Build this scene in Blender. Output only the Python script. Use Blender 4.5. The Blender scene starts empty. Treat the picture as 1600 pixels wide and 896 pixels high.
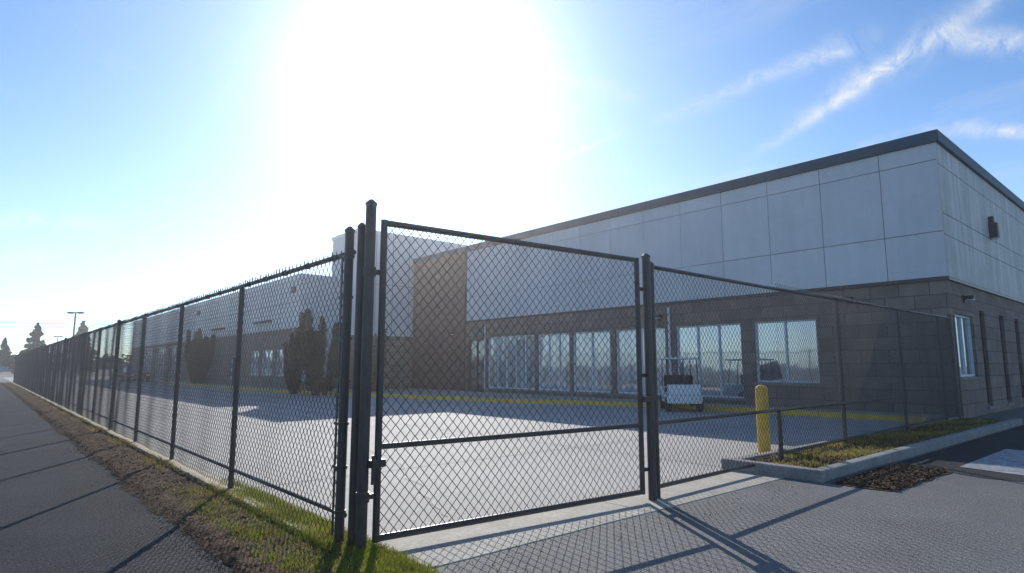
import bpy, math, random
import numpy as np
from mathutils import Vector
random.seed(7); rng=np.random.default_rng(7)
C=bpy.context; D=bpy.data
scene=C.scene
AZ0=math.radians(40.9)
F=Vector((math.sin(AZ0),math.cos(AZ0),0)); R=Vector((math.cos(AZ0),-math.sin(AZ0),0))
def azel(az,el):
    a=math.radians(az);e=math.radians(el)
    return (F*math.cos(a)+R*math.sin(a))*math.cos(e)+Vector((0,0,1))*math.sin(e)
SUN=azel(-8.8,26.3)

# ---------------- materials ----------------
def N(nt,t,**k):
    n=nt.nodes.new(t)
    for a,b in k.items(): setattr(n,a,b)
    return n
def mat(name,col,rough=.7,metal=0,nscale=3,namt=.15,bump=0,bscale=60,spec=.5,detail2=None,transl=0,cracks=0,streak=0,col2=None):
    m=D.materials.new(name); m.use_nodes=True; nt=m.node_tree; b=nt.nodes['Principled BSDF']; L=nt.links.new
    b.inputs['Roughness'].default_value=rough; b.inputs['Metallic'].default_value=metal
    b.inputs['Specular IOR Level'].default_value=spec
    g=N(nt,'ShaderNodeNewGeometry')
    def fac_noise(vec,scale,det,lo,hi,a=.3,c=.7):
        n=N(nt,'ShaderNodeTexNoise'); n.inputs['Scale'].default_value=scale; n.inputs['Detail'].default_value=det; n.inputs['Roughness'].default_value=.65
        L(vec,n.inputs['Vector'])
        mr=N(nt,'ShaderNodeMapRange'); mr.inputs[1].default_value=a; mr.inputs[2].default_value=c; mr.inputs[3].default_value=lo; mr.inputs[4].default_value=hi
        L(n.outputs['Fac'],mr.inputs[0]); return mr.outputs[0]
    def mul(a,c):
        mm=N(nt,'ShaderNodeMath',operation='MULTIPLY'); L(a,mm.inputs[0]); L(c,mm.inputs[1]); return mm.outputs[0]
    P=g.outputs['Position']
    fac=fac_noise(P,nscale,6,1-namt,1+namt)
    if detail2: fac=mul(fac,fac_noise(P,detail2[0],3,1-detail2[1],1+detail2[1]))
    if streak:
        mp=N(nt,'ShaderNodeMapping'); mp.inputs['Scale'].default_value=(2.2,2.2,.16); L(P,mp.inputs['Vector'])
        fac=mul(fac,fac_noise(mp.outputs[0],1.6,6,1-streak,1+streak*.5))
    if cracks:
        nz=N(nt,'ShaderNodeTexNoise'); nz.inputs['Scale'].default_value=2.2; nz.inputs['Detail'].default_value=5; L(P,nz.inputs['Vector'])
        ad=N(nt,'ShaderNodeMixRGB'); ad.blend_type='ADD'; ad.inputs[0].default_value=.55; L(P,ad.inputs[1]); L(nz.outputs['Color'],ad.inputs[2])
        vo=N(nt,'ShaderNodeTexVoronoi',feature='DISTANCE_TO_EDGE'); vo.inputs['Scale'].default_value=cracks; L(ad.outputs[0],vo.inputs['Vector'])
        mr=N(nt,'ShaderNodeMapRange'); mr.inputs[1].default_value=.0; mr.inputs[2].default_value=.005; mr.inputs[3].default_value=.8; mr.inputs[4].default_value=1; L(vo.outputs[0],mr.inputs[0])
        fac=mul(fac,mr.outputs[0])
    vm=N(nt,'ShaderNodeVectorMath',operation='SCALE'); vm.inputs[0].default_value=col[:3]; L(fac,vm.inputs['Scale'])
    L(vm.outputs[0],b.inputs['Base Color'])
    if bump:
        nb=N(nt,'ShaderNodeTexNoise'); nb.inputs['Scale'].default_value=bscale; nb.inputs['Detail'].default_value=4
        L(P,nb.inputs['Vector'])
        bp=N(nt,'ShaderNodeBump'); bp.inputs['Strength'].default_value=bump; bp.inputs['Distance'].default_value=.02
        L(nb.outputs['Fac'],bp.inputs['Height']); L(bp.outputs[0],b.inputs['Normal'])
    if transl:
        t=N(nt,'ShaderNodeBsdfTranslucent'); L(vm.outputs[0],t.inputs[0]); mx=N(nt,'ShaderNodeMixShader'); mx.inputs[0].default_value=transl
        o=nt.nodes['Material Output']; L(b.outputs[0],mx.inputs[1]); L(t.outputs[0],mx.inputs[2]); L(mx.outputs[0],o.inputs[0])
    return m
def blockmat(name,c1,c2,mortar,bw,bh,ms=.012,rough=.85):
    m=D.materials.new(name); m.use_nodes=True; nt=m.node_tree; b=nt.nodes['Principled BSDF']; L=nt.links.new
    g=N(nt,'ShaderNodeNewGeometry'); s=N(nt,'ShaderNodeSeparateXYZ'); L(g.outputs['Position'],s.inputs[0])
    a=N(nt,'ShaderNodeMath',operation='ADD'); L(s.outputs[0],a.inputs[0]); L(s.outputs[1],a.inputs[1])
    c=N(nt,'ShaderNodeCombineXYZ'); L(a.outputs[0],c.inputs[0]); L(s.outputs[2],c.inputs[1])
    br=N(nt,'ShaderNodeTexBrick'); L(c.outputs[0],br.inputs['Vector'])
    br.inputs['Scale'].default_value=1; br.inputs['Brick Width'].default_value=bw; br.inputs['Row Height'].default_value=bh
    br.inputs['Mortar Size'].default_value=ms; br.inputs['Color1'].default_value=(*c1,1); br.inputs['Color2'].default_value=(*c2,1); br.inputs['Mortar'].default_value=(*mortar,1)
    n=N(nt,'ShaderNodeTexNoise'); n.inputs['Scale'].default_value=2.5; n.inputs['Detail'].default_value=8; L(g.outputs['Position'],n.inputs['Vector'])
    mr=N(nt,'ShaderNodeMapRange'); mr.inputs[3].default_value=.6; mr.inputs[4].default_value=1.4; L(n.outputs['Fac'],mr.inputs[0])
    vm=N(nt,'ShaderNodeVectorMath',operation='SCALE'); L(br.outputs['Color'],vm.inputs[0]); L(mr.outputs[0],vm.inputs['Scale'])
    L(vm.outputs[0],b.inputs['Base Color']); b.inputs['Roughness'].default_value=rough
    bp=N(nt,'ShaderNodeBump'); bp.invert=True; bp.inputs['Strength'].default_value=.6; bp.inputs['Distance'].default_value=.01
    L(br.outputs['Fac'],bp.inputs['Height']); L(bp.outputs[0],b.inputs['Normal'])
    return m
def glassmat(name,col,fac,stripes=0):
    m=D.materials.new(name); m.use_nodes=True; nt=m.node_tree; L=nt.links.new
    b=nt.nodes['Principled BSDF']; b.inputs['Roughness'].default_value=.5
    g=N(nt,'ShaderNodeNewGeometry'); n=N(nt,'ShaderNodeTexNoise'); n.inputs['Scale'].default_value=.9; n.inputs['Detail'].default_value=3
    mp=N(nt,'ShaderNodeMapping'); mp.inputs['Scale'].default_value=(1,3.5,.5) if stripes else (1,1,1); L(g.outputs['Position'],mp.inputs['Vector'])
    L(mp.outputs[0],n.inputs['Vector'])
    mr=N(nt,'ShaderNodeMapRange'); mr.inputs[1].default_value=.35; mr.inputs[2].default_value=.65; mr.inputs[3].default_value=.5; mr.inputs[4].default_value=1.2; L(n.outputs['Fac'],mr.inputs[0])
    vm=N(nt,'ShaderNodeVectorMath',operation='SCALE'); vm.inputs[0].default_value=col; L(mr.outputs[0],vm.inputs['Scale']); L(vm.outputs[0],b.inputs['Base Color'])
    gl=N(nt,'ShaderNodeBsdfGlossy'); gl.inputs['Roughness'].default_value=.04; gl.inputs['Color'].default_value=(.82,.92,1,1)
    nb=N(nt,'ShaderNodeTexNoise'); nb.inputs['Scale'].default_value=.7; L(g.outputs['Position'],nb.inputs['Vector'])
    bp=N(nt,'ShaderNodeBump'); bp.inputs['Strength'].default_value=.15; bp.inputs['Distance'].default_value=.05; L(nb.outputs['Fac'],bp.inputs['Height']); L(bp.outputs[0],gl.inputs['Normal'])
    mx=N(nt,'ShaderNodeMixShader'); mx.inputs[0].default_value=fac
    L(b.outputs[0],mx.inputs[1]); L(gl.outputs[0],mx.inputs[2]); L(mx.outputs[0],nt.nodes['Material Output'].inputs[0])
    return m
M={}
M['asphalt']=mat('asphalt',(.048,.047,.048),.9,nscale=.8,namt=.25,bump=.9,bscale=70,detail2=(38,.5),spec=.15,cracks=.45)
M['asphalt2']=mat('asphalt_apron',(.175,.168,.158),.8,nscale=.7,namt=.16,bump=.7,bscale=60,detail2=(45,.26),spec=.25,cracks=.3)
M['ground']=mat('ground',(.12,.115,.105),.9,nscale=.05,namt=.3)
M['yard']=mat('yard_concrete',(.40,.375,.345),.8,nscale=.3,namt=.14,bump=.3,bscale=50,detail2=(9,.10),spec=.3)
M['concrete']=mat('concrete',(.40,.365,.305),.85,nscale=1.8,namt=.22,bump=.3,bscale=40,detail2=(30,.2))
M['mow']=mat('mow_strip_concrete',(.45,.37,.24),.85,nscale=2.5,namt=.25,bump=.3,bscale=40,detail2=(30,.2))
M['kerb']=mat('kerb_concrete',(.25,.245,.235),.85,nscale=2,namt=.3,bump=.3,bscale=40,detail2=(20,.15))
M['yellow']=mat('yellow_paint',(.72,.45,.04),.5,nscale=5,namt=.2,bump=.1,bscale=30,detail2=(18,.12))
M['soil']=mat('soil',(.10,.062,.038),.95,nscale=5,namt=.5,bump=1,bscale=35,detail2=(40,.5),spec=.1)
M['chips']=mat('bark_chips',(.15,.095,.058),.95,nscale=30,namt=.6,spec=.1)
M['grass']=mat('grass',(.24,.28,.03),.6,nscale=3,namt=.45,transl=.5,spec=.2)
M['drygrass']=mat('dry_grass',(.34,.26,.09),.7,nscale=5,namt=.35,transl=.45,spec=.2)
M['metal']=mat('dark_bronze_painted_metal',(.050,.041,.038),.42,nscale=8,namt=.25)
M['wire']=mat('chain_link_wire',(.062,.050,.046),.45,nscale=4,namt=.2)
M['panel']=mat('facade_panel',(.60,.62,.64),.55,nscale=.6,namt=.05,detail2=(4,.02),streak=.05)
M['panelb']=mat('facade_panel_weathered',(.57,.595,.62),.55,nscale=.6,namt=.06,detail2=(4,.02),streak=.06)
M['panel2']=mat('stained_panel',(.60,.58,.54),.6,nscale=1.3,namt=.12,streak=.32)
M['seam']=mat('panel_joint',(.12,.13,.14),.8)
M['teal']=mat('dark_blue_coping',(.002,.060,.105),.5,nscale=2,namt=.1,spec=.2)
M['cmu']=blockmat('block_wall',(.245,.188,.155),(.172,.136,.115),(.08,.068,.058),.8,.4)
M['brick']=blockmat('brown_brick',(.16,.085,.068),(.125,.068,.056),(.09,.06,.052),.4,.13,.01)
M['core']=mat('interior_dark',(.05,.055,.06),.9)
M['glass']=glassmat('window_glass',(.14,.19,.23),.55)
M['glass_blind']=glassmat('glass_with_blinds',(.50,.50,.50),.3,1)
M['glass_dark']=glassmat('dark_glass',(.03,.03,.035),.22)
M['frame']=mat('window_frame',(.60,.64,.68),.4)
M['frame_d']=mat('dark_frame',(.06,.05,.05),.4)
M['roof']=mat('roof_membrane',(.5,.5,.5),.9)
M['pvc']=mat('downspout',(.65,.67,.7),.5)
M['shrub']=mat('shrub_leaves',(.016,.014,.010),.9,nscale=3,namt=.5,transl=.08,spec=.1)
M['shrub2']=mat('pale_shrub',(.10,.075,.065),.8,nscale=3,namt=.4,transl=.2)
M['pine']=mat('pine_needles',(.018,.034,.018),.8,nscale=1.5,namt=.5,transl=.1,spec=.2)
M['bark']=mat('bark',(.06,.043,.034),.9)
M['white']=mat('white_car_paint',(.7,.72,.74),.25,namt=.03)
M['red']=mat('red_car_paint',(.30,.05,.03),.25,namt=.03)
M['greyp']=mat('grey_car_paint',(.2,.22,.25),.25,namt=.03)
M['tyre']=mat('tyre',(.02,.02,.02),.8)
M['lens']=mat('lamp_lens',(.7,.7,.65),.2)
M['faded']=mat('faded_paint',(.28,.29,.30),.8,nscale=5,namt=.5,detail2=(30,.4))
M['bronze']=mat('lamp_post_paint',(.05,.045,.04),.5)
M['tar']=mat('tar_seal',(.05,.048,.046),.7,nscale=5)

# ---------------- mesh helpers ----------------
def obj(name,me,m,parent=None):
    o=D.objects.new(name,me); C.collection.objects.link(o)
    if m is not None: me.materials.append(M[m] if isinstance(m,str) else m)
    if parent: o.parent=parent
    return o
def empty(name):
    o=D.objects.new(name,None); C.collection.objects.link(o); return o
class B:
    def __init__(s): s.v=[];s.f=[]
    def box(s,x0,x1,y0,y1,z0,z1):
        n=len(s.v); s.v+=[(x0,y0,z0),(x1,y0,z0),(x1,y1,z0),(x0,y1,z0),(x0,y0,z1),(x1,y0,z1),(x1,y1,z1),(x0,y1,z1)]
        s.f+=[tuple(n+i for i in q) for q in [(0,3,2,1),(4,5,6,7),(0,1,5,4),(1,2,6,5),(2,3,7,6),(3,0,4,7)]]
        return s
    def tube(s,a,b,r,n=10,r2=None,caps=True):
        a=Vector(a);b=Vector(b); d=(b-a).normalized(); r2=r if r2 is None else r2
        u=d.orthogonal().normalized(); w=d.cross(u); k=len(s.v)
        for p,rr in((a,r),(b,r2)):
            for i in range(n):
                t=2*math.pi*i/n; s.v.append(tuple(p+u*math.cos(t)*rr+w*math.sin(t)*rr))
        for i in range(n): j=(i+1)%n; s.f.append((k+i,k+j,k+n+j,k+n+i))
        if caps: s.f.append(tuple(k+i for i in range(n))[::-1]); s.f.append(tuple(k+n+i for i in range(n)))
        return s
    def obox(s,a,b,hw,hh):
        a=Vector(a);b=Vector(b); d=(b-a).normalized()
        up=Vector((0,0,1)) if abs(d.z)<.9 else Vector((0,1,0))
        sd=d.cross(up).normalized(); u=sd.cross(d); k=len(s.v)
        for p in(a,b):
            for i,j in((-1,-1),(1,-1),(1,1),(-1,1)): s.v.append(tuple(p+sd*hw*i+u*hh*j))
        s.f+=[tuple(k+i for i in q) for q in [(0,1,2,3),(7,6,5,4),(0,4,5,1),(1,5,6,2),(2,6,7,3),(3,7,4,0)]]
        return s
    def poly(s,pts,z):
        k=len(s.v); s.v+=[(x,y,z) for x,y in pts]; s.f.append(tuple(range(k,k+len(pts)))); return s
    def prism(s,pts,z0,z1):
        k=len(s.v);n=len(pts); s.v+=[(x,y,z0) for x,y in pts]+[(x,y,z1) for x,y in pts]
        s.f.append(tuple(range(k,k+n))[::-1]); s.f.append(tuple(range(k+n,k+2*n)))
        for i in range(n): j=(i+1)%n; s.f.append((k+i,k+j,k+n+j,k+n+i))
        return s
    def make(s,name,m,parent=None,bevel=0,smooth=False):
        me=D.meshes.new(name); me.from_pydata(s.v,[],s.f); me.update()
        if smooth:
            for p in me.polygons: p.use_smooth=True
        o=obj(name,me,m,parent)
        if bevel:
            bm=o.modifiers.new('bevel','BEVEL'); bm.width=bevel; bm.segments=2; bm.limit_method='ANGLE'
        return o
def rect(name,x0,x1,y0,y1,z,m): return B().poly([(x0,y0),(x1,y0),(x1,y1),(x0,y1)],z).make(name,m)

# ---------------- ground ----------------
rect('ground',-2500,2500,-2500,2500,-.004,'ground')
rect('footpath',-6,1.55,-6,120,.004,'asphalt')
B().poly([(1.55,-6),(30,-6),(30,4.3),(2.45,4.3),(2.45,3.95),(1.9,3.8),(1.55,3.4)],.0045).make('asphalt_road','asphalt2')
lot=[(40,-6),(40,3.45),(11.0,3.45)]+[(10.6+.12*math.sin(y*5)+random.uniform(-.05,.05)-(3.4-y)*.12,y) for y in np.arange(3.4,-6,-.3)]
B().poly(lot,.009).make('dark_asphalt_lot','asphalt')
rect('yard_pavement',2.44,21,4.95,110,.004,'yard')
jb=B()
for y in np.arange(8,100,6.0): jb.poly([(2.6,y),(20.8,y),(20.8,y+.02),(2.6,y+.02)],.008)
for x in (8.5,14.2): jb.poly([(x,5),(x+.02,5),(x+.02,100),(x,100)],.0095)
jb.make('pavement_joint','seam')
def ribbon(bd,pts,w,z):
    for i in range(len(pts)-1):
        a=Vector((*pts[i],0));b_=Vector((*pts[i+1],0)); d=(b_-a).normalized(); s=Vector((-d.y,d.x,0))*w
        k=len(bd.v); bd.v+=[(p.x,p.y,z) for p in (a-s,b_-s,b_+s,a+s)]; bd.f.append((k,k+1,k+2,k+3))
tb_=B(); p=[(3.6,5.1)]
for i in range(60): p.append((p[-1][0]+random.uniform(.0,.14),p[-1][1]+random.uniform(.1,.25)))
ribbon(tb_,p,.007,.0115); tb_.make('crack_sealant','tar')
b=B()
for x0,x1 in((2.5,5.35),(5.36,8.4)): b.box(x0,x1,4.0,4.95,-.05,.012)
b.make('concrete_apron','concrete',bevel=.006)
b=B()
y=4.75
while y<74: b.box(2.27,2.48,y,min(y+2.99,74),-.05,.05); y+=3
b.make('mow_strip','mow',bevel=.012)
def verge(name,x0,x1,y0,y1,nx,ny,z,m,amp):
    xs=np.linspace(x0,x1,nx); ys=np.linspace(y0,y1,ny); v=[];f=[]
    for j,y in enumerate(ys):
        for i,x in enumerate(xs):
            e=0 if i in(0,nx-1) else 1
            v.append((x+(rng.normal()*.03+.04*math.sin(y*1.3)+.02*math.sin(y*4) if i==0 else 0),y,z+e*(.03+amp*rng.random())))
    for j in range(ny-1):
        for i in range(nx-1): f.append((j*nx+i,j*nx+i+1,(j+1)*nx+i+1,(j+1)*nx+i))
    me=D.meshes.new(name); me.from_pydata(v,[],f)
    for p in me.polygons: p.use_smooth=True
    return obj(name,me,m)
verge('soil_verge',1.5,2.3,3.75,74,9,900,.006,'soil',.035)
cr=[(1.95,4.6),(1.85,3.8),(2.0,3.72),(2.2,3.78),(2.42,3.74),(2.58,3.86),(2.66,4.1),(2.6,4.35),(2.55,4.6)]
B().prism(cr,-.05,.02).make('verge_corner','soil',bevel=.015)

def blades(name,pts,h,w,m,lean=.35,parent=None):
    n=len(pts); pts=np.asarray(pts); a=rng.random(n)*6.283; hh=h*(.5+rng.random(n)); 
    dx=np.cos(a)*w;dy=np.sin(a)*w; la=rng.random(n)*6.283; lx=np.cos(la)*hh*lean*rng.random(n)*2;ly=np.sin(la)*hh*lean*rng.random(n)*2
    v=np.zeros((n,5,3))
    v[:,0]=pts+np.c_[dx,dy,dx*0]; v[:,1]=pts-np.c_[dx,dy,dx*0]
    mid=pts+np.c_[lx*.4,ly*.4,hh*.6]; v[:,2]=mid-np.c_[dx,dy,dx*0]*.7; v[:,3]=mid+np.c_[dx,dy,dx*0]*.7
    v[:,4]=pts+np.c_[lx,ly,hh]
    me=D.meshes.new(name); f=[]
    for i in range(n): k=5*i; f+=[(k,k+1,k+2,k+3),(k+3,k+2,k+4)]
    me.from_pydata(v.reshape(-1,3).tolist(),[],f); return obj(name,me,m,parent)
def pick(n,x0,x1,y0,y1,dens,z=.03):
    out=[]
    while len(out)<n:
        x=random.uniform(x0,x1);y=random.uniform(y0,y1)
        if random.random()<dens(x,y): out.append((x,y,z))
    return out
g=empty('grass')
def dn(x,y):
    c=max(0,math.sin(x*9+y*2.3)*math.sin(y*2.7+1)+.35)
    near=max(0,1-(y-3.7)/5.0); e=max(0,(x-1.68)/.6)
    return min(1,near*(.25+c)*e*1.6)
blades('green_blades',pick(14000,1.66,2.6,3.76,8.6,dn),.05,.0034,'grass',.6,g)
blades('dry_blades',pick(6000,1.62,2.6,3.76,11,dn),.05,.003,'drygrass',.7,g)
blades('verge_blades',pick(7000,2.0,2.3,7,70,lambda x,y:math.exp(-(y-7)/22)*max(0,math.sin(y*1.9)+.4)),.05,.005,'drygrass',.6,g)
def chips(name,pts,s,m,parent=None):
    n=len(pts); pts=np.asarray(pts); v=np.zeros((n,4,3)); a=rng.random(n)*6.283
    ax=np.c_[np.cos(a),np.sin(a),rng.normal(size=n)*.4]*(s*(.5+rng.random(n)))[:,None]
    bx=np.c_[-np.sin(a),np.cos(a),rng.normal(size=n)*.4]*(s*.4*(.5+rng.random(n)))[:,None]
    v[:,0]=pts+ax+bx;v[:,1]=pts-ax+bx;v[:,2]=pts-ax-bx;v[:,3]=pts+ax-bx
    me=D.meshes.new(name); me.from_pydata(v.reshape(-1,3).tolist(),[],[(4*i,4*i+1,4*i+2,4*i+3) for i in range(n)]); return obj(name,me,m,parent)
chips('bark_mulch',pick(9000,1.5,2.28,3.8,26,lambda x,y:1/(1+y*.12),.055),.013,'chips')
chips('gravel_litter',pick(500,1.1,1.5,3.8,14,lambda x,y:((x-1.0)/.5)**2,.008)+pick(350,2.6,8,3.4,4.0,lambda x,y:.5,.014),.008,'chips')

# ---------------- chain link ----------------
def chain(name,p0,p1,z0,z1,parent,w=.092,h=.104,r=.0034,spike=0,taper=0):
    p0=np.array(p0,float);p1=np.array(p1,float); Lg=np.linalg.norm(p1-p0); d=(p1-p0)/Lg; nrm=np.array([-d[1],d[0]])
    K=int(Lg/(w/2)); w=Lg/K*2; J=int(round((z1-z0)/(h/2))); hz=(z1-z0)/J
    k=np.arange(K)[:,None]; j=np.arange(J+1)[None,:]
    side=(j+k)%2; s=(k+side)*w/2; z=z0+j*hz+0*k
    off=(side*2-1)*r*.9+.010*np.sin(s*1.9+z*2)+.006*np.sin(s*5.3)
    if spike:
        s=np.concatenate([s,s[:,-1:]+(rng.random((K,1))-.5)*.02],1); z=np.concatenate([z,z[:,-1:]+spike*(.6+.6*rng.random((K,1)))],1); off=np.concatenate([off,off[:,-1:]],1)
    s=np.clip(s+.006*np.sin(z*3+s*.7)+rng.normal(size=s.shape)*.0012,0,Lg)
    P=np.stack([p0[0]+d[0]*s+nrm[0]*off,p0[1]+d[1]*s+nrm[1]*off,z],-1)
    ring=np.array([[d[0]*r*1.35,d[1]*r*1.35,0],[nrm[0]*r,nrm[1]*r,0],[-d[0]*r*1.35,-d[1]*r*1.35,0],[-nrm[0]*r,-nrm[1]*r,0]])
    V=(P[:,:,None,:]+ring[None,None]).reshape(-1,3); n=P.shape[1]
    base=(np.arange(K)[:,None]*n+np.arange(n-1)[None])*4
    Fs=[]
    for i in range(4):
        q=(i+1)%4; Fs.append(np.stack([base+i,base+q,base+4+q,base+4+i],-1).reshape(-1,4))
    Fa=np.concatenate(Fs)
    me=D.meshes.new(name); me.vertices.add(len(V)); me.vertices.foreach_set('co',V.ravel())
    me.loops.add(Fa.size); me.loops.foreach_set('vertex_index',Fa.ravel().astype(np.int32))
    me.polygons.add(len(Fa)); me.polygons.foreach_set('loop_start',(np.arange(len(Fa))*4).astype(np.int32)); me.polygons.foreach_set('loop_total',np.full(len(Fa),4,np.int32))
    me.polygons.foreach_set('use_smooth',np.ones(len(Fa),bool))
    me.update(calc_edges=True); me.validate()
    return obj(name,me,'wire',parent)
def post(b,x,y,z,r,cap=True):
    b.tube((x,y,0),(x,y,z),r,14)
    if cap: b.tube((x,y,z),(x,y,z+.02),r*1.15,14).tube((x,y,z+.02),(x,y,z+.05),r*1.1,14,r*.4)

lf=empty('chain_link_fence'); FX=2.37
chain('mesh',(FX,4.95),(FX,73),.06,2.5,lf,spike=.05)
b=B()
ys=[7.95+3.02*i for i in range(22)]
for i,y in enumerate(ys):
    big=(i%4==3)
    post(b,FX+.03,y,2.56 if big else 2.48,.045 if big else .032,big)
b.tube((FX+.03,4.9,2.5),(FX+.03,73,2.5),.024,10); b.tube((FX+.03,4.9,.27),(FX+.03,73,.27),.022,10)
post(b,FX,4.93,2.68,.04); post(b,FX+.05,4.80,2.70,.035)
b.box(FX-.03,FX-.022,4.99,5.02,.1,2.5)
for z in np.arange(.3,2.5,.36): b.tube((FX,4.93,z-.012),(FX,4.93,z+.012),.05,12).box(FX-.04,FX-.0,4.95,5.03,z-.012,z+.012)
b.make('posts_and_rails','metal',lf,smooth=False)
b=B()
for y in ys[:8]:
    for z in np.arange(.35,2.4,.4): b.tube((FX+.03,y,z-.004),(FX+.03,y,z+.004),.045,10)
for y in np.arange(5.3,30,.6): b.tube((FX+.03,y-.004,2.5),(FX+.03,y+.004,2.5),.034,10)
b.make('tie_wires','wire',lf)

gt=empty('chain_link_gate'); A=Vector((2.55,4.64,0)); Bq=Vector((5.72,4.37,0)); gd=(Bq-A).normalized()
b=B(); z0,z1=.11,2.74
def at(p,z): return (p.x,p.y,z)
b.tube(at(A,z0-.025),at(A,z1+.025),.03,12).tube(at(Bq,z0-.025),at(Bq,z1+.025),.03,12)
for z in(z0,.84,z1): b.tube(at(A,z),at(Bq,z),.028 if z!=.84 else .024,12)
b.make('frame','metal',gt)
chain('mesh',(A.x+gd.x*.02,A.y+gd.y*.02),(Bq.x-gd.x*.02,Bq.y-gd.y*.02),z0+.01,z1-.01,gt)
b=B(); post(b,2.43,4.66,2.88,.045)
for z in(.45,2.3): b.tube((2.43,4.66,z-.04),(2.43,4.66,z+.04),.058,12).box(2.46,2.54,4.63,4.67,z-.02,z+.02)
b.box(2.46,2.60,4.595,4.665,.68,.74).box(2.47,2.5,4.58,4.6,.55,.78)
b.make('hinge_post','metal',gt)
b=B(); post(b,5.85,4.33,2.78,.048); post(b,5.98,4.36,2.70,.036)
for z in(.35,1.4,2.4): b.box(5.74,5.86,4.34,4.375,z-.02,z+.02)
b.box(5.70,5.90,4.28,4.33,1.1,1.16)
b.make('latch_post','metal',gt)

rf=empty('chain_link_fence')
chain('mesh',(6.0,4.37),(9.3,4.46),.11,2.70,rf); chain('mesh_far',(9.3,4.46),(20.6,4.78),.17,2.80,rf)
b=B()
def ry(x): return 4.37+(x-6.0)*(.41/14.6)+.03
b.tube((6.0,ry(6),2.70),(9.3,ry(9.3),2.72),.026).tube((9.3,ry(9.3),2.72),(20.6,ry(20.6),2.84),.026)
b.tube((6.0,ry(6),.12),(9.3,ry(9.3),.12),.026).tube((9.3,ry(9.3),.2),(20.6,ry(20.6),.2),.022)
b.tube((6.0,ry(6),.84),(15.1,ry(15.1),.84),.024)
b.tube((9.3,ry(9.3),.06),(9.3,ry(9.3),.84),.035)
for x,z in((12.0,2.78),(15.7,2.8),(19.1,2.84)): b.tube((x,ry(x)+.02,0),(x,ry(x)+.02,z),.034,12)
b.tube((20.3,ry(20.3),0),(20.3,ry(20.3),2.95),.06,12).tube((20.6,ry(20.6),0),(20.6,ry(20.6),2.95),.06,12)
b.make('posts_and_rails','metal',rf)

bo=empty('yellow_bollard')
b=B().tube((10.37,5.3,0),(10.37,5.3,1.12),.105,28); b.tube((10.37,5.3,1.12),(10.37,5.3,1.16),.105,28,.085).tube((10.37,5.3,1.16),(10.37,5.3,1.18),.085,28,.03)
b.make('pipe','yellow',bo)
b=B()
for z in(.3,.95): b.tube((10.37,5.3,z),(10.37,5.3,z+.05),.108,28)
b.make('bands','yellow',bo); B().tube((10.37,5.3,0),(10.37,5.3,.03),.17,24).make('footing','concrete',bo)

pl=empty('planter_kerb')
b=B()
b.box(8.35,8.52,3.5,4.95,0,.16)
x=8.53
while x<20.6: b.box(x,min(x+2.39,20.6),3.5,3.67,0,.16); x+=2.4
b.box(8.52,20.9,4.78,4.94,0,.14)
b.make('kerb','kerb',pl,bevel=.02)
B().box(8.52,20.6,3.67,4.78,0,.10).make('planter_soil','soil')
gp=empty('planter_grass')
dg=lambda x,y:max(0,math.sin(x*2.1+y*5)*math.sin(x*.9+1))*.9+.08
blades('green_blades',pick(1800,8.9,20,3.7,4.75,dg,.10),.05,.006,'grass',.5,gp)
blades('dry_blades',pick(6000,8.6,20,3.7,4.75,dg,.10),.05,.006,'drygrass',.6,gp)
chips('bark_mulch',pick(5000,8.6,20,3.7,4.75,lambda x,y:1,.115),.022,'chips')
sp_=[(8.4,3.42),(8.36,3.1)]+[(8.4+t*2.2,2.76-.12*t+.05*math.sin(t*19)+random.uniform(-.03,.03)) for t in np.linspace(0,1,16)]+[(10.75,3.0),(10.9,3.42)]
B().poly(sp_,.014).make('soil_patch','soil')
chips('bark_mulch',pick(4200,8.45,10.7,2.7,3.4,lambda x,y:1,.03),.022,'chips')
B().poly([(10.9,1.6),(14.2,1.6),(14.2,2.7),(11.2,2.7)],.014).make('faded_road_marking','faded')

wp=[(20.9,5.3),(19.3,5.3),(19.25,13.0),(18.4,16.5),(16.6,20.5),(15.7,25.5),(14.9,30.0),(13.0,34.5),(12.6,45),(12.6,64),(14.5,64),(14.5,36.8),(16.9,36.8),(16.9,33.9),(20.8,33.9)]
B().prism(wp,0,.13).make('walkway','concrete')
kb=B()
for a_,b_ in zip(wp[1:9],wp[2:10]): kb.obox((a_[0],a_[1],.075),(b_[0],b_[1],.075),.08,.075)
kb.make('yellow_kerb','yellow')

# ---------------- main building ----------------
mb=empty('office_warehouse_building'); X0=21.0;Y0=4.94
B().box(21.32,46,5.26,33.9,0,8.05).make('core','core',mb)
def wallX(bd,x0,x1,ya,yb,za,zb,ops):
    ysn=sorted(set([ya,yb]+[o[0] for o in ops]+[o[1] for o in ops])); zs=sorted(set([za,zb]+[o[2] for o in ops]+[o[3] for o in ops]))
    for i in range(len(ysn)-1):
        z_s=None
        for k in range(len(zs)-1):
            cy=(ysn[i]+ysn[i+1])/2;cz=(zs[k]+zs[k+1])/2
            inside=any(o[0]<cy<o[1] and o[2]<cz<o[3] for o in ops)
            if not inside and z_s is None: z_s=zs[k]
            if inside and z_s is not None: bd.append((x0,x1,ysn[i],ysn[i+1],z_s,zs[k])); z_s=None
        if z_s is not None: bd.append((x0,x1,ysn[i],ysn[i+1],z_s,zb))
wins=[(8.7,10.9,.95,3.1,2,'glass'),(11.4,14.2,.35,3.1,3,'glass'),(14.7,17.3,.35,3.1,2,'glass_blind'),(17.6,19.9,.35,3.1,2,'glass_blind'),(20.1,22.3,.35,3.1,3,'glass_blind'),(22.5,26.3,.35,3.1,5,'glass_blind'),(26.6,28.1,.0,3.0,2,'glass_dark')]
bx=[]; wallX(bx,X0,X0+.3,Y0,28.3,0,4.05,[w[:4] for w in wins]); b=B()
for q in bx: b.box(*q)
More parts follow.
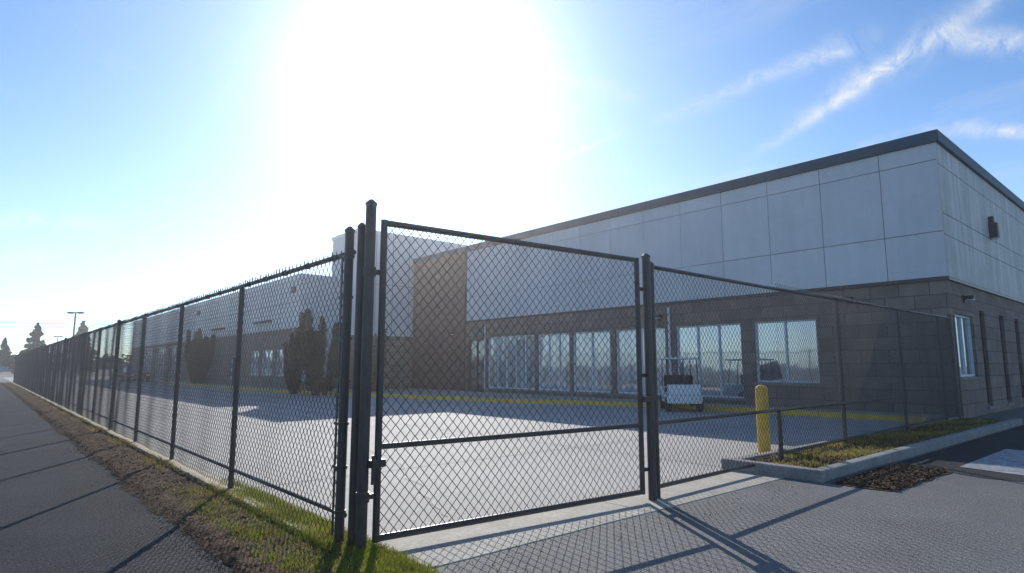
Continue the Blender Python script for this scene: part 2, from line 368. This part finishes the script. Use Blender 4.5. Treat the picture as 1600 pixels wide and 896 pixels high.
b.make('block_wall_west','cmu',mb)
def window(parent,x,w,swap=False,fr='frame'):
    ya,yb,za,zb,n,gm=w
    f=B();gl=B();t=.06
    def bb(B_,p0,p1,q0,q1,r0,r1):
        B_.box(q0,q1,p0,p1,r0,r1) if swap else B_.box(p0,p1,q0,q1,r0,r1)
    bb(gl,x+.14,x+.155,ya+.02,yb-.02,za+.02,zb-.02)
    bb(f,x+.08,x+.18,ya,yb,zb-t,zb); bb(f,x+.08,x+.18,ya,yb,za,za+t)
    for i in range(n+1):
        yy=ya+(yb-ya-t)*i/n; bb(f,x+.083,x+.177,yy,yy+t,za+t,zb-t)
    gl.make('glass',gm,parent); f.make('frame',fr,parent)
    if za>.2:
        sl=B(); bb(sl,x-.05,x+.1,ya-.05,yb+.05,za-.08,za-.002); sl.make('sill','kerb',parent)
for w in wins: window(mb,X0,w,fr='frame_d' if w[5]=='glass_dark' else 'frame')
B().box(20.93,21.0,Y0-.07,28.2,4.0,4.09).box(21.0,46,Y0-.07,Y0,4.0,4.09).make('ledge','frame_d',mb)
B().box(21.0,21.3,Y0,28.3,4.09,8.15).box(21.3,46,Y0,Y0+.3,4.09,8.15).make('panel_backing','seam',mb)
seams=[Y0-.04,6.45]+[6.45+1.83*i for i in range(1,12)]+[28.2]
zs=[4.1,5.45,7.62,8.15]
b=B(); b2=B(); g_=.009
for i in range(len(seams)-1):
    for k in range(3):
        q=b if random.random()<.55 else b2; e_=random.uniform(-.003,.003)
        q.box(20.955+e_,20.999,seams[i]+g_,seams[i+1]-g_,zs[k]+g_,zs[k+1]-g_)
b.make('facade_panels_west','panel',mb,bevel=.004); b2.make('facade_panels_west_weathered','panelb',mb,bevel=.004)
sx=[20.955,21.9,23.7,25.5,27.3,29.1,30.9,33,35,37,39,41,43,46]; zs2=[4.1,5.35,6.0,7.5,8.15]; b=B()
for i in range(len(sx)-1):
    for k in range(4): b.box(sx[i]+g_,sx[i+1]-g_,Y0-.045,Y0-.001,zs2[k]+g_,zs2[k+1]-g_)
b.make('facade_panels_south','panel2',mb,bevel=.004)
sw=[(21.45,23.45,1.2,3.05,2,'glass'),(24.3,24.95,.25,3.3,1,'glass_dark'),(27.0,27.7,.25,3.3,1,'glass_dark'),(29.5,30.2,.25,3.3,1,'glass_dark')]
bx=[]; wallX(bx,Y0+.001,Y0+.3,21.301,46,0,4.05,[w[:4] for w in sw]); b=B()
for q in bx: b.box(q[2],q[3],q[0],q[1],q[4],q[5])
b.make('block_wall_south','cmu',mb)
for w in sw: window(mb,Y0,w,True,fr='frame' if w[5]=='glass' else 'frame_d')
B().box(20.86,21.36,Y0-.14,34.0,8.15,8.5).box(21.36,46.1,Y0-.14,Y0+.36,8.15,8.5).make('coping','teal',mb,bevel=.015)
B().box(21.36,46,Y0+.36,33.9,8.06,8.12).make('roof','roof',mb)
B().box(20.88,21.3,28.3,33.9,0,8.15).make('brick_bay','brick',mb)
b=B().box(20.8,20.88,30.6,31.1,2.6,2.9).box(20.8,20.88,28.8,29.4,2.55,2.7); b.make('bay_lights','frame_d',mb)
B().tube((20.93,14.45,.2),(20.93,14.45,3.9),.05).tube((20.93,26.45,.2),(20.93,26.45,3.9),.035).make('downspout','pvc',mb)
def wall_lamp(x,y,z,ax):
    l=empty('wall_lamp'); b=B()
    if ax=='x': b.box(x-.04,x,y-.09,y+.09,z-.12,z+.12).box(x-.28,x-.04,y-.14,y+.14,z-.02,z+.09); e=B().box(x-.26,x-.08,y-.11,y+.11,z-.045,z-.021)
    else: b.box(x-.09,x+.09,y-.04,y,z-.12,z+.12).box(x-.14,x+.14,y-.28,y-.04,z-.02,z+.09); e=B().box(x-.11,x+.11,y-.26,y-.08,z-.045,z-.021)
    b.make('housing','bronze',l,bevel=.01); e.make('lens','lens',l)
wall_lamp(20.999,7.6,3.6,'x'); wall_lamp(20.999,14.9,3.5,'x'); wall_lamp(20.88,29.3,3.4,'x'); wall_lamp(22.6,Y0,3.55,'y')
l=empty('wall_lamp'); B().box(26.6,26.85,Y0-.3,Y0-.045,6.0,6.55).box(26.66,26.79,Y0-.2,Y0-.045,6.55,6.8).make('housing','bronze',l,bevel=.02); B().box(26.63,26.82,Y0-.28,Y0-.1,5.96,5.997).make('lens','lens',l)

# ---------------- rear tall block + wing ----------------
tb=empty('grey_block_building')
B().box(17.3,34,34.35,37.8,0,9.7).make('core','core',tb)
b=B()
b.box(17.0,34,34.05,34.34,3.4,9.8).box(17.0,17.29,34.34,37.8,3.4,9.8).make('walls','panel',tb)
B().box(17.02,34,34.07,34.34,0,3.4).box(17.02,17.29,34.34,37.8,0,3.4).make('base','cmu',tb)
B().box(16.92,34.1,33.97,34.45,9.8,10.0).box(16.92,17.4,34.45,37.9,9.8,10.0).make('coping','frame',tb)
b=B()
for x in(18.2,19.4,20.6): b.box(x,x+.02,34.04,34.0499,3.4,9.8)
b.box(17.0,22,34.04,34.0499,6.6,6.62).make('joints','seam',tb)
wg=empty('warehouse_wing')
B().box(14.9,40,37.2,92,0,7.0).make('core','core',wg)
ww=[(38.5,40.6,.9,2.6,2,'glass'),(41.2,43.3,.9,2.6,2,'glass'),(43.8,45.6,.9,2.6,2,'glass'),(49,50.2,0,2.3,1,'glass_dark'),(56,59,.9,2.6,3,'glass'),(66,71,0,3.6,4,'glass_dark'),(72.5,77.5,0,3.6,4,'glass_dark'),(79,84,0,3.6,4,'glass_dark')]
bx=[]; wallX(bx,14.6,14.9,36.9,92,0,3.9,[w[:4] for w in ww]); b=B()
for q in bx: b.box(*q)
b.box(14.9,17.0,36.9,37.2,0,.6)
b.make('block_wall','cmu',wg)
for w in ww: window(wg,14.6,w)
B().box(14.58,14.9,36.88,92,3.9,7.0).box(14.9,17.0,36.88,37.2,.6,7.0).make('upper_wall','panel',wg)
b=B()
for y in np.arange(40,92,3.6): b.box(14.57,14.5799,y,y+.025,3.9,7.0)
b.box(14.57,14.5799,37,92,5.5,5.52); b.make('joints','seam',wg)
B().box(14.5,15.0,36.8,92.1,7.0,7.25).box(15.0,17.0,36.8,37.3,7.0,7.25).make('coping','frame',wg)
B().box(14.45,14.58,37.6,38.2,6.1,6.5).box(14.45,14.58,60,60.6,6.1,6.5).make('vents','bronze',wg)
b=B().box(14.3,14.58,41.5,44.5,4.45,4.6); b.box(14.3,14.58,52,55,4.45,4.6); b.make('canopy_light','bronze',wg)

# ---------------- plants ----------------
def leaves(name,cent,size,m,parent,flat=1):
    cent=np.asarray(cent); n=len(cent); a=rng.normal(size=(n,3)); a/=np.linalg.norm(a,axis=1)[:,None]
    t=rng.normal(size=(n,3)); b_=np.cross(a,t); b_/=np.linalg.norm(b_,axis=1)[:,None]
    s=(size*(.5+rng.random(n)))[:,None]; a=a*s;b_=b_*s*.5
    v=np.stack([cent+a,cent+b_,cent-a,cent-b_],1)
    me=D.meshes.new(name); me.from_pydata(v.reshape(-1,3).tolist(),[],[(4*i,4*i+1,4*i+2,4*i+3) for i in range(n)]); return obj(name,me,m,parent)
def column_shrub(x,y,h,w,m,ncol=7,dens=500,size=.07):
    e=empty('columnar_shrub'); pts=[];tr=B()
    for c in range(ncol):
        a=6.28*c/ncol+random.uniform(-.3,.3); rr=w*.5*random.uniform(.45,1.0); hh=h*random.uniform(.68,1.0)
        if c==0: rr=0;hh=h*.9
        bx_,by_=x+math.cos(a)*rr*.3,y+math.sin(a)*rr*.3; tx,ty=x+math.cos(a)*rr,y+math.sin(a)*rr
        tr.tube((bx_,by_,0),(bx_*.3+tx*.7,by_*.3+ty*.7,hh*.4),.05,6,.035,False).tube((bx_*.3+tx*.7,by_*.3+ty*.7,hh*.4),(tx,ty,hh*.95),.035,6,.012)
        for k in range(dens):
            t=.06+.94*random.random()**.85; cr_=.125*w*min(1,(1-t)*7+.15)**.5*(.75+.25*math.sin(t*11+c*2)); r=cr_*math.sqrt(random.random()); an=random.random()*6.28
            mx_=min(1,t/.4)*.7+max(0,(t-.4)/.6)*.3
            pts.append((bx_+(tx-bx_)*mx_+math.cos(an)*r,by_+(ty-by_)*mx_+math.sin(an)*r,t*hh))
    tr.make('stems','bark',e); leaves('foliage',pts,size,m,e)
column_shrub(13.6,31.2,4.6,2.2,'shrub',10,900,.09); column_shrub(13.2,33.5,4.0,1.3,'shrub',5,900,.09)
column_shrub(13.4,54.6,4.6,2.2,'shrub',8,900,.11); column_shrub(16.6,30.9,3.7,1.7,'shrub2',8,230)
def pine(x,y,h,r):
    e=empty('pine_tree'); B().tube((x,y,0),(x,y,h*.97),h*.02,8,.02).make('trunk','bark',e)
    pts=[];br=B(); nl=int(h*2.6)
    for i in range(nl):
        t=i/nl; z=h*(.12+.86*t); rad=r*(1-t)**.85*random.uniform(.75,1.15)
        for k in range(random.randint(5,7)):
            a=random.random()*6.28; l=rad*random.uniform(.65,1.1); dz=-.18*l
            br.tube((x,y,z),(x+math.cos(a)*l,y+math.sin(a)*l,z+dz),.03,4,.01,False)
            for q in range(int(12+30*l)):
                s=random.random()**.7; w=.22*l*(1-s*.6)
                pts.append((x+math.cos(a)*l*s+random.gauss(0,w*.5),y+math.sin(a)*l*s+random.gauss(0,w*.5),z+dz*s+random.gauss(0,.10)))
    br.make('branches','bark',e); leaves('needles',pts,.24,'pine',e)
pine(8.8,171,11.5,4.3); pine(13.4,134,10,3.4); pine(4.4,214,9.5,3.5); pine(0,190,6,2.5); pine(14,240,10,4)
pts=[]
for i in range(240):
    x=random.uniform(-260,60);y=random.uniform(330,420);h=random.uniform(3,9);r=random.uniform(3,6)
    for k in range(110):
        d=rng.normal(size=3); d/=np.linalg.norm(d); q=random.random()**.4
        pts.append((x+d[0]*r*q,y+d[1]*r*q,max(.2,h*.5+d[2]*h*.5*q)))
leaves('distant_tree_line',pts,.9,'pine',None)

# ---------------- lamps, wires ----------------
def street_lamp(x,y,h,heads=2):
    e=empty('street_lamp'); b=B().tube((x,y,0),(x,y,h),.13,10,.09).tube((x,y,0),(x,y,.6),.28,12)
    d=R
    for s in((-1,1) if heads==2 else(1,)):
        a=Vector((x,y,h-.1)); c=a+d*s*.3; b.tube(a,c,.04,6); b.obox(c,c+d*s*.6,.2,.1)
    b.make('pole','bronze',e)
    q=B()
    for s in((-1,1) if heads==2 else(1,)):
        a=Vector((x,y,h-.22)); q.obox(a+d*s*.4,a+d*s*.85,.13,.015)
    q.make('lens','lens',e)
street_lamp(8.3,92,8.2); street_lamp(12.4,168,8.2); street_lamp(1.0,240,9,1)
def pole(x,y,h):
    b=B().tube((x,y,0),(x,y,h),.16,8,.1).obox((x-1.1,y,h-.6),(x+1.1,y,h-.6),.06,.06); e=empty('utility_pole'); b.make('pole','bark',e)
pole(-90,230,17); pole(60,235,17)
b=B()
for dz,dx in((0,-1),(0,1),(-1.2,0)):
    pr=None
    for i in range(17):
        t=i/16; p=(-90+150*t+dx,230+5*t,16.4+dz-2.2*4*t*(1-t))
        if pr: b.tube(pr,p,.05,4,None,False)
        pr=p
b.make('power_line','metal')

# ---------------- vehicles ----------------
def vehicle(name,x,y,rot,paint,kind='car',scale=1):
    e=empty(name); e.location=(x,y,0); e.rotation_euler=(0,0,rot); e.scale=(scale,)*3
    prof=[(-2.2,.45),(-2.25,.95),(-1.7,1.05),(-1.1,1.45),(.3,1.47),(1.05,1.0),(2.05,.85),(2.25,.65),(2.25,.35)]; L=2.2
    v=[];f=[];n=len(prof)
    def wy(z): return .9 if z<1.1 else .9-(z-1.1)*.28
    for s in(-1,1): v+=[(px,s*wy(pz),pz) for px,pz in prof]
    f.append(tuple(range(n)));f.append(tuple(range(n,2*n))[::-1])
    for i in range(n): j=(i+1)%n; f.append((i,i+n,j+n,j))
    me=D.meshes.new('body'); me.from_pydata(v,[],f); o=obj('body',me,paint,e); bm=o.modifiers.new('b','BEVEL'); bm.width=.06; bm.segments=3
    w=B()
    for xx in(-L*.6,L*.62):
        for s in(-1,1): w.tube((xx,s*.72,.34),(xx,s*.93,.34),.34,20)
    w.make('wheels','tyre',e)
    w=B()
    for xx in(-L*.6,L*.62):
        for s in(-1,1): w.tube((xx,s*.93,.34),(xx,s*.94,.34),.2,16)
    w.make('hubs','kerb',e)
    gl=B()
    def quad(a,b_,c,d): k=len(gl.v); gl.v+=[a,b_,c,d]; gl.f.append((k,k+1,k+2,k+3))
    sp=[(-1.45,1.07),(-1.0,1.38),(.25,1.4),(.85,1.04)]; ws=((1.07,1.03),(.38,1.45))
    for s in(-1,1): quad(*[(px,s*(wy(pz)+.008),pz) for px,pz in sp])
    (xa,za),(xb,zb)=ws; quad((xa+.01,-.78,za+.01),(xa+.01,.78,za+.01),(xb+.01,.68,zb+.01),(xb+.01,-.68,zb+.01))
    gl.make('windows','glass_dark',e)
    q=B().box(L+.0,L+.06,-.82,-.5,.62,.78).box(L,L+.06,.5,.82,.62,.78); q.make('headlights','lens',e)
    B().box(L-.02,L+.05,-.45,.45,.5,.72).box(-L-.1,-L+.05,-.85,.85,.42,.56).make('grille','tyre',e)
vehicle('parked_car',11.6,70,math.radians(-90),'red'); vehicle('parked_car',11.6,77,math.radians(-90),'greyp')
for i,(x,y,m) in enumerate([(-3,150,'white'),(-6,156,'greyp'),(1,162,'red'),(-9,166,'white'),(4,170,'greyp'),(-14,160,'greyp')]): vehicle('parked_car',x,y,random.uniform(-.1,.1),m)
e=empty('utility_cart'); e.location=(18.5,12.4,0); e.rotation_euler=(0,0,math.radians(222))
B().prism([(-1.1,-.58),(1.0,-.58),(1.15,-.4),(1.15,.4),(1.0,.58),(-1.1,.58)],.28,.55).box(.55,1.08,-.52,.52,.552,.9).box(-1.1,-.25,-.55,.55,.552,.8).make('body','white',e,bevel=.03)
b=B()
for xx in(-.7,.75):
    for s in(-1,1): b.tube((xx,s*.42,.25),(xx,s*.6,.25),.25,16)
b.make('wheels','tyre',e)
b=B()
for s in(-.5,.5): b.tube((.7,s,.9),(.45,s,1.75),.02,6).tube((-.9,s,.8),(-.8,s,1.75),.02,6)
b.make('struts','metal',e); B().box(-1.0,.6,-.58,.58,1.75,1.81).make('roof','white',e,bevel=.02)
B().box(-.35,.1,-.5,.5,.62,.78).box(-.42,-.33,-.5,.5,.8,1.2).make('seat','tyre',e,bevel=.03); B().box(1.16,1.19,-.38,-.2,.4,.5).box(1.16,1.19,.2,.38,.4,.5).make('headlights','lens',e)
B().obox((.71,0,.92),(.49,0,1.62),.46,.008).make('windshield','glass_dark',e)

# ---------------- haze ----------------
hm=D.materials.new('sunlit_haze'); hm.use_nodes=True; hn=hm.node_tree; hn.nodes.clear()
pv=hn.nodes.new('ShaderNodeVolumeScatter'); pv.inputs['Density'].default_value=.0016; pv.inputs['Anisotropy'].default_value=.74; pv.inputs['Color'].default_value=(1,.95,.93,1)
ho=hn.nodes.new('ShaderNodeOutputMaterial'); hn.links.new(pv.outputs[0],ho.inputs['Volume'])
o=B().box(-60,60,-30,110,-.5,12).make('haze',hm)

# ---------------- sky ----------------
w=D.worlds.new("World"); scene.world=w; w.use_nodes=True; nt=w.node_tree; nt.nodes.clear(); L=nt.links.new
def mth(op,a,b=None,clamp=False):
    n=N(nt,'ShaderNodeMath',operation=op); n.use_clamp=clamp
    for i,q in enumerate((a,b)):
        if q is None: continue
        if isinstance(q,(int,float)): n.inputs[i].default_value=q
        else: L(q,n.inputs[i])
    return n.outputs[0]
def dot(v,c):
    n=N(nt,'ShaderNodeVectorMath',operation='DOT_PRODUCT'); L(v,n.inputs[0]); n.inputs[1].default_value=tuple(c); return n.outputs['Value']
tc=N(nt,'ShaderNodeTexCoord'); nm=N(nt,'ShaderNodeVectorMath',operation='NORMALIZE'); L(tc.outputs['Generated'],nm.inputs[0]); d=nm.outputs[0]
sky=N(nt,'ShaderNodeTexSky'); sky.sky_type='NISHITA'; sky.sun_disc=False
sky.sun_elevation=math.asin(SUN.z); sky.sun_rotation=math.atan2(SUN.x,SUN.y)
sky.air_density=1.0; sky.dust_density=.3; sky.ozone_density=3.0
tint=N(nt,'ShaderNodeVectorMath',operation='MULTIPLY'); L(sky.outputs[0],tint.inputs[0]); tint.inputs[1].default_value=(.64,.94,1.18)
bg1=N(nt,'ShaderNodeBackground'); bg1.inputs[1].default_value=.13; L(tint.outputs[0],bg1.inputs[0])
th=mth('ARCCOSINE',mth('MINIMUM',dot(d,SUN),.99999))
def gauss(x,s): q=mth('DIVIDE',x,s); return mth('EXPONENT',mth('MULTIPLY',mth('MULTIPLY',q,q),-1))
halo=mth('ADD',mth('MULTIPLY',gauss(th,.15),1.2),mth('MULTIPLY',gauss(th,.46),.25))
dz=dot(d,(0,0,1)); hor=mth('MULTIPLY',gauss(mth('MAXIMUM',dz,0),.24),.36)
bg2=N(nt,'ShaderNodeBackground'); bg2.inputs[0].default_value=(1,.97,.96,1); L(halo,bg2.inputs[1])
bg4=N(nt,'ShaderNodeBackground'); bg4.inputs[0].default_value=(1.05,.97,.98,1); L(hor,bg4.inputs[1])
def warpd(sc,amt,det_):
    nz=N(nt,'ShaderNodeTexNoise'); nz.inputs['Scale'].default_value=sc; nz.inputs['Detail'].default_value=det_; L(d,nz.inputs['Vector'])
    wa=N(nt,'ShaderNodeVectorMath',operation='SUBTRACT'); L(nz.outputs['Color'],wa.inputs[0]); wa.inputs[1].default_value=(.5,.5,.5)
    ws=N(nt,'ShaderNodeVectorMath',operation='SCALE'); L(wa.outputs[0],ws.inputs[0]); ws.inputs['Scale'].default_value=amt
    wd=N(nt,'ShaderNodeVectorMath',operation='ADD'); L(d,wd.inputs[0]); L(ws.outputs[0],wd.inputs[1]); return wd.outputs[0]
dw=warpd(8,.045,8); ds=warpd(10,.014,6)
nf=N(nt,'ShaderNodeTexNoise'); nf.inputs['Scale'].default_value=22; nf.inputs['Detail'].default_value=12; nf.inputs['Roughness'].default_value=.7; nf.inputs['Distortion'].default_value=.8; L(dw,nf.inputs['Vector'])
det=mth('MULTIPLY',mth('SUBTRACT',nf.outputs['Fac'],.34),2.8,True)
tot=None
def streak(a,b_,wid,amp,v):
    global tot
    A_=azel(*a);B_=azel(*b_); n_=A_.cross(B_).normalized(); m_=(A_+B_).normalized(); t_=n_.cross(m_); hl=math.sin(A_.angle(B_)/2)
    q=gauss(dot(v,n_),wid); s=mth('DIVIDE',dot(v,t_),hl); s4=mth('POWER',mth('ABSOLUTE',s),3); fall=mth('SUBTRACT',1,s4,True)
    fr=mth('GREATER_THAN',dot(d,m_),.3)
    o=mth('MULTIPLY',mth('MULTIPLY',mth('MULTIPLY',q,fall),amp),fr)
    tot=o if tot is None else mth('ADD',tot,o)
for a,b_,wid,amp,v in [((21,17.6),(43,27),.0085,.6,ds),((24,19.8),(42,26.8),.018,.4,dw),((13,22),(35,26.2),.014,.45,dw),((22,24.5),(33,25.4),.008,.4,ds),((-.3,17.5),(11.2,21.6),.0042,.75,ds),((36,25),(44,21.6),.013,.85,dw),((34,18.9),(44,16.3),.010,.6,dw),((39,17.4),(44,15.6),.006,.8,ds),((27,16.5),(34,18.6),.008,.35,dw),((-43,10.2),(-33,11.2),.011,.7,dw),((-43,7.4),(-36.5,8.8),.010,.8,dw),((-34,6.6),(-19,8.6),.014,.6,dw),((12,15.5),(30,17),.010,.3,dw),((2,27),(14,24),.012,.45,dw),((28,22),(38,24),.02,.25,dw)]: streak(a,b_,wid,amp,v)
sp=N(nt,'ShaderNodeSeparateXYZ'); L(dw,sp.inputs[0]); zz=mth('MAXIMUM',sp.outputs[2],.03)
cx=N(nt,'ShaderNodeCombineXYZ'); L(mth('DIVIDE',sp.outputs[0],zz),cx.inputs[0]); L(mth('MULTIPLY',mth('DIVIDE',sp.outputs[1],zz),.35),cx.inputs[1])
nc=N(nt,'ShaderNodeTexNoise'); nc.inputs['Scale'].default_value=1.1; nc.inputs['Detail'].default_value=10; nc.inputs['Roughness'].default_value=.62; nc.inputs['Distortion'].default_value=1.0; L(cx.outputs[0],nc.inputs['Vector'])
cir=mth('MULTIPLY',mth('SUBTRACT',nc.outputs['Fac'],.54,True),1.1,True)
cl=mth('ADD',mth('MULTIPLY',tot,det),cir,True)
cl=mth('MULTIPLY',cl,mth('GREATER_THAN',sp.outputs[2],0))
bg3=N(nt,'ShaderNodeBackground'); bg3.inputs[0].default_value=(.94,.97,1,1); bg3.inputs[1].default_value=.95
add=N(nt,'ShaderNodeAddShader'); L(bg1.outputs[0],add.inputs[0]); L(bg2.outputs[0],add.inputs[1])
add2=N(nt,'ShaderNodeAddShader'); L(add.outputs[0],add2.inputs[0]); L(bg4.outputs[0],add2.inputs[1])
mx=N(nt,'ShaderNodeMixShader'); L(cl,mx.inputs[0]); L(add2.outputs[0],mx.inputs[1]); L(bg3.outputs[0],mx.inputs[2])
out=N(nt,'ShaderNodeOutputWorld'); L(mx.outputs[0],out.inputs[0])

sl=D.lights.new('sun','SUN'); sl.energy=5; sl.angle=math.radians(.35); sl.color=(1,.95,.87)
so=D.objects.new('sun',sl); C.collection.objects.link(so); so.rotation_euler=(-SUN).to_track_quat('-Z','Y').to_euler()

cam=D.cameras.new('camera'); co=D.objects.new('camera',cam); C.collection.objects.link(co); scene.camera=co
cam.sensor_width=36; cam.lens=36*950/1600; cam.clip_end=6000; cam.clip_start=.05
co.location=(0,0,1.5); co.rotation_euler=(math.radians(97.5),0,-AZ0)
scene.view_settings.view_transform='Standard'; scene.view_settings.look='None'; scene.view_settings.exposure=0
